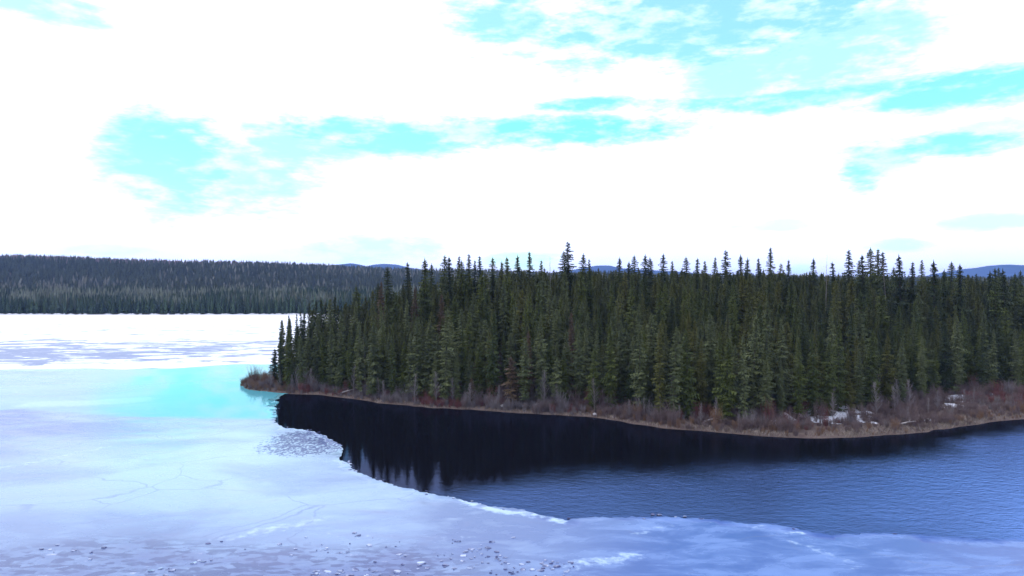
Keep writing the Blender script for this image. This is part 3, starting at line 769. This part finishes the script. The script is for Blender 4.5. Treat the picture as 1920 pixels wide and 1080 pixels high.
# ------------------------------------------------------------------ labels that say which tree
ONES = ['', 'first', 'second', 'third', 'fourth', 'fifth', 'sixth', 'seventh', 'eighth', 'ninth', 'tenth', 'eleventh', 'twelfth', 'thirteenth', 'fourteenth', 'fifteenth', 'sixteenth', 'seventeenth', 'eighteenth', 'nineteenth']
TENS = ['', '', 'twenty', 'thirty', 'forty', 'fifty', 'sixty', 'seventy', 'eighty', 'ninety']
def nth(n):
    if n < 20: return ONES[n]
    if n >= 100: return 'hundred-and-' + nth(n - 100) if n > 100 else 'hundredth'
    a, b = divmod(n, 10)
    return (TENS[a][:-1] + 'ieth') if b == 0 else TENS[a] + '-' + ONES[b]
LOOK = dict(green='dark-green', grey='grey-green', dark='near-black', olive='olive-green', rust='rust-brown')
rows = {}
for i in chosen:
    q = trees[i]; depth = float(seg_dist(np.array([[q.x, q.y]]), FR, False)[0]) - float(np.interp(q.x, marsh_x, marsh_w))
    rk = 'sky' if q.special == 'sky' else 'tip' if q.special in ('tip', 'lone') else 'marsh' if q.special == 'marsh' else 'front' if depth < 4 else 'second' if depth < 9 else 'middle' if depth < 20 else 'upper'
    rows.setdefault(rk, []).append(i)
WHERE = dict(sky='among the tops standing against the sky', tip='in the thin row on the peninsula tip', front='in the front row along the shore', second='in the row just behind the front row',
             middle='halfway up the wooded slope', upper='high on the slope below the skyline')
def size_word(q, rk):
    h = q.H
    if rk == 'sky': return 'tall' if h > 23 else 'slim'
    return 'small' if h < 9.5 else 'short' if h < 13.5 else 'tall' if h > 18.5 else 'narrow' if SPR[q.var][1] * q.wide < 1.6 else 'full'
spruce_objs = {}
for rk, L in rows.items():
    L.sort(key=lambda i: trees[i].x / trees[i].y)
    for k, i in enumerate(L):
        q = trees[i]; w = size_word(q, rk)
        if q.special == 'lone': lab = 'small lone dark spruce at the very tip, standing apart beside the brown brush'
        elif rk == 'marsh': lab = 'young yellow-green spruce on the brushy flat, the ' + ('shorter' if q.H < 6 else 'taller') + ' of two'
        elif abs(q.H - max(trees[j].H for j in rows.get('sky', [i]))) < 1e-6: lab = 'tallest spruce of all, its open crown high above the skyline'
        else: lab = f"{w} {LOOK[q.col]} spruce, {nth(k + 1)} from the tip {WHERE[rk]}" if rk != 'tip' else f"{w} {LOOK[q.col]} spruce, {nth(k + 1)} from the water {WHERE[rk]}"
        tm, cm = spruce_mesh[q.var]
        o = link('spruce_tree', None, None, (q.x, q.y, q.z)); s = q.H / SPR[q.var][0]
        o.scale = (s * q.wide, s * q.wide, s); o.rotation_euler = (q.lean[0], q.lean[1], q.rot); o.empty_display_size = .5
        tag(o, lab, 'tree', {'sky': 'spruces rising above the skyline', 'tip': 'spruces on the peninsula tip', 'marsh': 'young spruces on the brushy flat', 'front': 'spruces along the shore', 'second': 'spruces behind the shore row', 'middle': 'spruces on the slope', 'upper': 'spruces high on the slope'}[rk])
        tr = link('trunk', tm, o); cr = link('crown', cm, o)
        cr.material_slots[0].link = 'OBJECT'; cr.material_slots[0].material = M[q.col]
        spruce_objs.setdefault(q.var, (tr, cr))

# ------------------------------------------------------------------ the rest of the wood: one mass of instances
def instancer(name, pts, rots, scales, index, protos, label):
    """Points carrying copies of the given objects' meshes."""
    me = bpy.data.meshes.new(name); n = len(pts); me.vertices.add(n); me.vertices.foreach_set('co', np.asarray(pts, np.float32).ravel())
    for k, typ, fld, v in (('rot', 'FLOAT_VECTOR', 'vector', rots), ('scl', 'FLOAT_VECTOR', 'vector', scales)):
        a = me.attributes.new(k, typ, 'POINT'); a.data.foreach_set(fld, np.asarray(v, np.float32).ravel())
    a = me.attributes.new('pick', 'INT', 'POINT'); a.data.foreach_set('value', np.asarray(index, np.int32))
    o = link(name, me); g = bpy.data.node_groups.new(name, 'GeometryNodeTree')
    g.interface.new_socket('Geometry', in_out='INPUT', socket_type='NodeSocketGeometry'); g.interface.new_socket('Geometry', in_out='OUTPUT', socket_type='NodeSocketGeometry')
    N = g.nodes; Lk = g.links; gi = N.new('NodeGroupInput'); go = N.new('NodeGroupOutput')
    iop = N.new('GeometryNodeInstanceOnPoints'); iop.inputs['Pick Instance'].default_value = True
    jn = N.new('GeometryNodeJoinGeometry')
    for grp in reversed(protos):                       # join keeps the last link first
        j2 = N.new('GeometryNodeJoinGeometry')
        for ob in grp:
            oi = N.new('GeometryNodeObjectInfo'); oi.transform_space = 'ORIGINAL'; oi.inputs[0].default_value = ob
            Lk.new(oi.outputs['Geometry'], j2.inputs[0])
        g2 = N.new('GeometryNodeGeometryToInstance'); Lk.new(j2.outputs[0], g2.inputs[0]); Lk.new(g2.outputs[0], jn.inputs[0])
    def named(k, typ):
        a = N.new('GeometryNodeInputNamedAttribute'); a.data_type = typ; a.inputs['Name'].default_value = k; return a.outputs['Attribute']
    Lk.new(gi.outputs[0], iop.inputs['Points']); Lk.new(jn.outputs[0], iop.inputs['Instance']); Lk.new(named('pick', 'INT'), iop.inputs['Instance Index'])
    Lk.new(named('rot', 'FLOAT_VECTOR'), iop.inputs['Rotation']); Lk.new(named('scl', 'FLOAT_VECTOR'), iop.inputs['Scale']); Lk.new(iop.outputs[0], go.inputs[0])
    mo = o.modifiers.new('scatter', 'NODES'); mo.node_group = g
    return tag(o, label, kind='stuff')
rest = [q for i, q in enumerate(trees) if i not in chosen]
vars_used = sorted(spruce_objs); vi = {v: k for k, v in enumerate(vars_used)}
instancer('spruce_forest', [(q.x, q.y, q.z) for q in rest], [(q.lean[0], q.lean[1], q.rot) for q in rest],
          [(q.H / SPR[q.var][0] * q.wide,) * 2 + (q.H / SPR[q.var][0],) for q in rest], [vi.get(q.var, 0) for q in rest], [spruce_objs[v] for v in vars_used],
          'dense dark spruce forest filling the peninsula behind the nearer trees')

# ------------------------------------------------------------------ snags, bare trees and shrubs along the water
def gz1(x, y): return float(ground_z(np.array([[x, y]]))[0])
def from_photo(u, d): return ((u - 960) / FPX * d, d)
def snag(u0, v0, u1, v1, d, rad, label, twigs=10):
    """A dead stem from its foot's column to its tip in the photo, at distance d."""
    x0, _ = from_photo(u0, d); x1, _ = from_photo(u1, d); zt = CAM_H + (HZ - v1) * d / FPX; g = gz1(x0, d)
    o = link('dead_snag', None, None, (x0, d, g)); e = Vector((x1 - x0, .4, zt - g))
    b = Buf(); b.tube([e * q + Vector((.12 * math.sin(5 * q), 0, 0)) for q in (-.03, .02, .3, .6, .85, 1.0)], [rad * 1.15, rad, rad * .8, rad * .6, rad * .4, rad * .15], 6)
    link('trunk', b.mesh('snag_trunk', M['pale_bark'], True), o)
    c = Buf(); r = random.Random(int(u0))
    for k in range(twigs):
        q = e * r.uniform(.55, .98); a = r.uniform(0, 6.28); l = r.uniform(.3, 1.1)
        twig(c, q, q + Vector((math.cos(a) * l, math.sin(a) * l, r.uniform(-.2, .35) * l)), .035, .012)
    link('branches', c.mesh('snag_branches', M['pale_bark']), o)
    tag(o, label, 'dead tree')
snag(1545, 600, 1553, 477, 188, .10, 'thin pale dead snag leaning among the spruces, its tip above the skyline')
snag(1668, 600, 1657, 486, 190, .10, 'thin pale dead snag beside the tallest dark tops, leaning towards the tip')
snag(1032, 520, 1032, 480, 205, .12, 'grey bare-branched snag against the sky, short of the tallest spruce', 22)
snag(1881, 660, 1879, 590, 196, .10, 'short pale broken stem inside the dark wood above the brushy flat', 4)
snag(685, 748, 681, 632, 166, .08, 'slender pale dead stem standing straight at the shore near the tip', 12)

bare_v = [bare_tree_meshes(h, 300 + k, M['pale_bark']) for k, h in enumerate((5.0, 6.5, 8.0))]
r = random.Random(77); bt = []
tries = 0
while len(bt) < 34 and tries < 4000:
    tries += 1
    k = r.randrange(len(FR) - 1); x, y = FR[k]
    if x > .76 * y or x < -62: continue
    w = float(np.interp(x, marsh_x, marsh_w)); off = r.uniform(.35, 1.0) * w + .6
    if off > 16: off = r.uniform(6, 26)
    x2, y2 = x + r.uniform(-1, 1), y + off
    if any((x2 - a) ** 2 + (y2 - b) ** 2 < 4 for a, b, *_ in bt): continue
    bt.append((x2, y2, r.randrange(3), r.uniform(.55, 1.05)))
bt.sort(key=lambda q: q[0] / q[1])
for k, (x, y, v, s) in enumerate(bt):
    o = link('bare_tree', None, None, (x, y, gz1(x, y))); o.scale = (s, s, s); o.rotation_euler = (0, 0, r.uniform(0, 6.28))
    h = (5.0, 6.5, 8.0)[v] * s
    tag(o, f"{'low' if h < 4 else 'mid-height' if h < 6 else 'high'} pale leafless tree, {nth(k + 1)} from the tip between the shore brush and the spruces", 'tree', 'leafless trees along the shore')
    link('trunk', bare_v[v][0], o); link('crown', bare_v[v][1], o)

SH = {}
for key, mat in (('grey', 'grey_twig'), ('mauve', 'mauve_twig'), ('red', 'red_twig'), ('orange', 'orange_twig')):
    SH[key] = [shrub_mesh('shrub_stems', 2.6, 1.5, 46, 400 + k + len(key) * 7, M[mat], 4) for k in range(2)]
def zone(x, y, off, w):
    """What grows where along the shore."""
    u = 960 + FPX * x / y; n_ = float(fbm(np.array([x * .11]), np.array([y * .11]), 91)[0]); k = r.random() + (n_ - .5) * 1.6
    if u < 550: return 'orange' if k < .5 else 'mauve' if k < .85 else 'grey'
    if 770 < u < 850: return 'red' if k < .75 else 'grey'
    if u < 1100: return 'grey' if k < .50 else 'mauve' if k < .84 else 'red'
    if off < 4.5 and k > .35: return 'orange' if k > .62 else 'mauve'
    return 'mauve' if k < .66 else 'grey' if k < .86 else 'red'
sh = []
for k in range(15000):
    i = r.randrange(len(FR) - 1); x, y = FR[i]
    if x > 1.0 * y: continue
    w = float(np.interp(x, marsh_x, marsh_w))
    if r.random() > .22 + .78 * min(1, w / 34): continue
    off = (r.random() ** .9) * (w + 3.0) + .3
    dr_ = np.array([0.12, 1.0]); x2, y2 = x + r.uniform(-1.2, 1.2), y + off
    sh.append((x2, y2, off, w))
for k in range(170):                                 # the mound of brush on the very tip
    u = r.uniform(452, 545); y = r.uniform(176, 193); sh.append(((u - 960) / FPX * y, y, 1.0, 3.0))
P_ = np.array([(q[0], q[1]) for q in sh]); sd_, df_ = land_info(P_); zz_ = ground_z(P_)
SNOW = [(1555, 778, 95, 11), (1600, 766, 30, 7), (1790, 744, 30, 6), (1795, 759, 30, 5), (1735, 781, 22, 4), (1455, 788, 25, 4), (1895, 737, 30, 4), (1480, 792, 14, 3)]
shr = []
for (x, y, off, w), sd, z in zip(sh, sd_, zz_):
    if sd < .35: continue
    u = 960 + FPX * x / y; v = HZ + (CAM_H - z) * FPX / y
    if any(((u - a) / c_) ** 2 + ((v - b - 2) / d_) ** 2 < 1 for a, b, c_, d_ in SNOW) and r.random() < .85: continue
    tip_k = .55 + .45 * min(1, sd / 2.5)
    size = r.choice((.32, .45, .6, .85)) * r.uniform(.8, 1.2) * (1.0 if w < 9 else .72) * tip_k
    if w > 9 and off > w * .72: size *= 1.35
    size *= .5 + 1.05 * float(vnoise(np.array([x * .3]), np.array([y * .3]), 97)[0])
    shr.append((x, y, z, zone(x, y, off, w), r.randrange(2), size, r.uniform(0, 6.28)))
# the shrubs one can pick out: the largest, set apart from each other
shr.sort(key=lambda q: -q[5] / q[1]); single = []; others = []
for q in shr:
    if len(single) < 64 and all((q[0] - b[0]) ** 2 + (q[1] - b[1]) ** 2 < 1e9 and abs(q[0] / q[1] - b[0] / b[1]) > .012 for b in single): single.append(q)
    else: others.append(q)
single.sort(key=lambda q: q[0] / q[1])
protos = {}
NAME = dict(grey='alder_shrub', mauve='willow_shrub', red='willow_shrub', orange='willow_shrub'); LK = dict(grey='ash-grey', mauve='mauve-brown', red='dark-red', orange='orange-brown')
for k, (x, y, z, key, v, s, a) in enumerate(single):
    s *= 1.25
    o = link(NAME[key], SH[key][v], None, (x, y, z)); o.scale = (s, s, s * 1.1); o.rotation_euler = (0, 0, a)
    tag(o, f"{LK[key]} leafless {'alder' if key == 'grey' else 'willow'} shrub, {nth(k + 1)} of the taller shore shrubs from the tip", 'shrub', 'leafless shrubs along the shore')
    protos.setdefault((key, v), o)
pk = sorted(protos); pi = {k: i for i, k in enumerate(pk)}
def pick_proto(key, v): return pi.get((key, v), pi.get((key, 1 - v), 0))
instancer('undergrowth', [q[:3] for q in others], [(0, 0, q[6]) for q in others], [(q[5], q[5], q[5] * r.uniform(.8, 1.15)) for q in others], [pick_proto(q[3], q[4]) for q in others],
          [(protos[k],) for k in pk], 'mauve and brown leafless brush covering the shore and the flat')

# dry sedge at the waterline and over the flat: one mesh of blades
gv = []; rg = np.random.default_rng(19)
k = rg.integers(0, len(FR) - 1, 26000); bx = FR[k, 0] + rg.uniform(-.9, .9, len(k)); u = 960 + FPX * bx / FR[k, 1]
keepp = (rg.random(len(k)) < np.interp(u, [440, 560, 1000, 1200, 1400, 1900], [.5, .25, .3, .75, 1, 1]) * (.15 + 1.5 * sstep(fbm(bx * .13, bx * 0 + 3, 96, 3), .3, .7))) & (bx < .78 * FR[k, 1])
bx = bx[keepp]; by = FR[k, 1][keepp] + np.abs(rg.normal(.5, 1.6, keepp.sum())) * np.interp(bx, [-60, 0, 40, 80], [.5, .6, 1.3, 1.6]); P_ = np.stack([bx, by], 1)
sdv, _ = land_info(P_); P_ = P_[sdv > .1]; zv = ground_z(P_); ng = len(P_); ang = rg.uniform(0, 6.28, ng); Lg = rg.uniform(.2, .7, ng); wg = rg.uniform(.04, .09, ng)
Vg = np.zeros((ng, 3, 3), np.float32)
Vg[:, 0] = np.stack([P_[:, 0] - np.cos(ang) * wg, P_[:, 1] - np.sin(ang) * wg, zv - .05], 1); Vg[:, 1] = np.stack([P_[:, 0] + np.cos(ang) * wg, P_[:, 1] + np.sin(ang) * wg, zv - .05], 1)
Vg[:, 2] = np.stack([P_[:, 0] + rg.normal(0, .25, ng), P_[:, 1] + rg.normal(0, .25, ng), zv + Lg], 1)
tag(link('dry_grass', mesh_from('dry_grass', Vg.reshape(-1, 3), np.arange(ng * 3).reshape(-1, 3), M['tan_grass'])), 'dry tan sedge fringing the waterline', kind='stuff')

# old snow lying between the brush
snow_lab = ['largest patch of old snow on the brushy flat, open to the lake', 'small snow patch just above the largest one', 'round snow patch under the trees on the far brushy flat', 'snow patch just below the round one on the far flat',
            'lone small snow patch near the water on the far flat', 'thin snow scrap on the tip side of the largest patch', 'snow patch under the wood where the flat leaves the frame', 'tiny snow scrap close beside the largest patch']
for (u, v, hw, hh_), lab in zip(SNOW, snow_lab):
    d = (CAM_H - 1.0) * FPX / (v - HZ); x = (u - 960) / FPX * d; wx = hw / FPX * d; wy = hh_ * d * d / (CAM_H * FPX)
    nx_, ny_ = 40, 22; gx, gy = np.meshgrid(np.linspace(-1.15, 1.15, nx_), np.linspace(-1.15, 1.15, ny_)); P_ = np.stack([(x + gx * wx).ravel(), (d + gy * wy).ravel()], 1)
    rad = np.sqrt(gx ** 2 + gy ** 2).ravel() + (fbm(P_[:, 0] * .7, P_[:, 1] * .35, 95, 4) - .5) * 2.1
    zt = ground_z(P_) + .16 * np.clip(1 - rad, -1, 1) * 1.2 + .02
    ok = rad < 1.02; fc = grid_faces(nx_, ny_); fc = fc[ok[fc].all(1)]
    if not len(fc): continue
    used = np.unique(fc); remap = np.zeros(len(P_), int); remap[used] = np.arange(len(used))
    o = link('snow_patch', mesh_from('snow_patch', np.stack([P_[used, 0] - x, P_[used, 1] - d, zt[used]], 1), remap[fc], M['snow'], True), None, (x, d, 0))
    tag(o, lab, 'snow', 'old snow patches on the brushy flat')

# logs lying on the bank
LOGS = [(648, 744, 3.6, .35, 'pale log lying slantwise on the bank near the tip'), (1003, 772, 2.6, -.2, 'short pale log at the waterline below the middle of the wood'),
        (1335, 800, 3.2, .25, 'bleached log half hidden in the tan sedge before the flat'), (1700, 806, 3.0, -.3, 'bleached log at the outer edge of the flat below the far snow')]
for k, (u, v, L_, a_, lab) in enumerate(LOGS):
    d = CAM_H * FPX / (v - HZ) + 1.6; x = (u - 960) / FPX * d; rr = random.Random(k); b = Buf()
    ps = [(L_ * (q - .5) * math.cos(a_), L_ * (q - .5) * math.sin(a_)) for q in (0, .3, .6, 1)]
    g0 = gz1(x, d)
    b.tube([(p_[0], p_[1], gz1(x + p_[0], d + p_[1]) - g0 + .28 + .25 * i_) for i_, p_ in enumerate(ps)], [.17, .16, .13, .07], 7)
    o = link('driftwood_log', None, None, (x, d, g0)); link('trunk', b.mesh('log_trunk', M['drift'], True), o)
    b = Buf(); b.tube([(ps[2][0], ps[2][1], .7), (ps[2][0] + .3, ps[2][1] - .1, 1.4)], [.06, .02], 5); link('limb', b.mesh('log_limb', M['drift'], True), o)
    tag(o, lab, 'log', 'pale logs on the bank')
# fallen tree and stones at the waterline
x, d = from_photo(800, 158); g = gz1(x, d)
o = link('fallen_tree', None, None, (x, d, g))
b = Buf(); b.tube([(-.3, 0, 2.6), (.8, -.4, 2.7), (1.9, -.9, 2.2), (2.9, -1.5, 1.3), (3.6, -2.0, .2)], [.05, .09, .12, .15, .17], 7); link('trunk', b.mesh('fallen_trunk', M['drift'], True), o)
b = Buf(); b.tube([(2.7, -1.4, 1.5), (2.3, -1.5, 2.8), (2.0, -1.6, 3.9)], [.08, .06, .02], 5); link('limb', b.mesh('fallen_limb', M['drift'], True), o)
tag(o, 'bleached fallen tree with an upright limb, lying over the red shore brush', 'fallen tree')
STONES = [(798, 756, .30, 'small pale stone at the waterline below the fallen tree'), (886, 760, .28, 'small pale stone at the waterline, next after the one by the fallen tree'), (942, 763, .5, 'larger pale stone at the waterline below the mid-shore alders'),
          (976, 765, .3, 'small pale stone just past the larger shore stone'), (1115, 777, .45, 'low white stone at the shore bend before the flat'), (1124, 769, .5, 'pale stone set back from the shore bend'), (1172, 782, .6, 'widest pale stone at the shore where the brush turns red')]
for k, (u, v, s, lab) in enumerate(STONES):
    d = CAM_H * FPX / (v - HZ) * .985; x = (u - 960) / FPX * d
    bm = bmesh.new(); bmesh.ops.create_icosphere(bm, subdivisions=2, radius=1.0); rr = random.Random(k)
    for vv in bm.verts: vv.co *= 1 + .28 * (float(fbm(np.array([vv.co.x * 1.6 + 9 * k]), np.array([vv.co.y * 1.6 + vv.co.z]), 3)[0]) - .5) * 2
    me = bpy.data.meshes.new('shore_stone'); bm.to_mesh(me); bm.free(); me.materials.append(M['stone'])
    o = link('shore_stone', me, None, (x, d, max(gz1(x, d), .05) + .1)); o.scale = (s * 1.3, s, s * .7); o.rotation_euler = (0, 0, k * 1.3)
    tag(o, lab, 'stone', 'pale stones at the waterline')

# ------------------------------------------------------------------ air
hm = bpy.data.materials.new('haze'); hm.use_nodes = True; t = NT(hm.node_tree); t.n.clear()
pv = t.node('ShaderNodeVolumePrincipled'); pv.inputs['Color'].default_value = (0.30, 0.50, 1.0, 1); pv.inputs['Density'].default_value = 7.5e-5; pv.inputs['Anisotropy'].default_value = 0.0
ho = t.node('ShaderNodeOutputMaterial'); t.l.new(pv.outputs[0], ho.inputs['Volume'])
x0, x1, y0, y1, z0, z1 = -12500, 12500, -1000, 12000, -9, 282
HV = [(x0, y0, z0), (x1, y0, z0), (x1, y1, z0), (x0, y1, z0), (x0, y0, z1), (x1, y0, z1), (x1, y1, z1), (x0, y1, z1)]
tag(link('haze', mesh_from('haze', HV, [(0, 3, 2, 1), (4, 5, 6, 7), (0, 1, 5, 4), (1, 2, 6, 5), (2, 3, 7, 6), (3, 0, 4, 7)], hm)), kind='stuff')
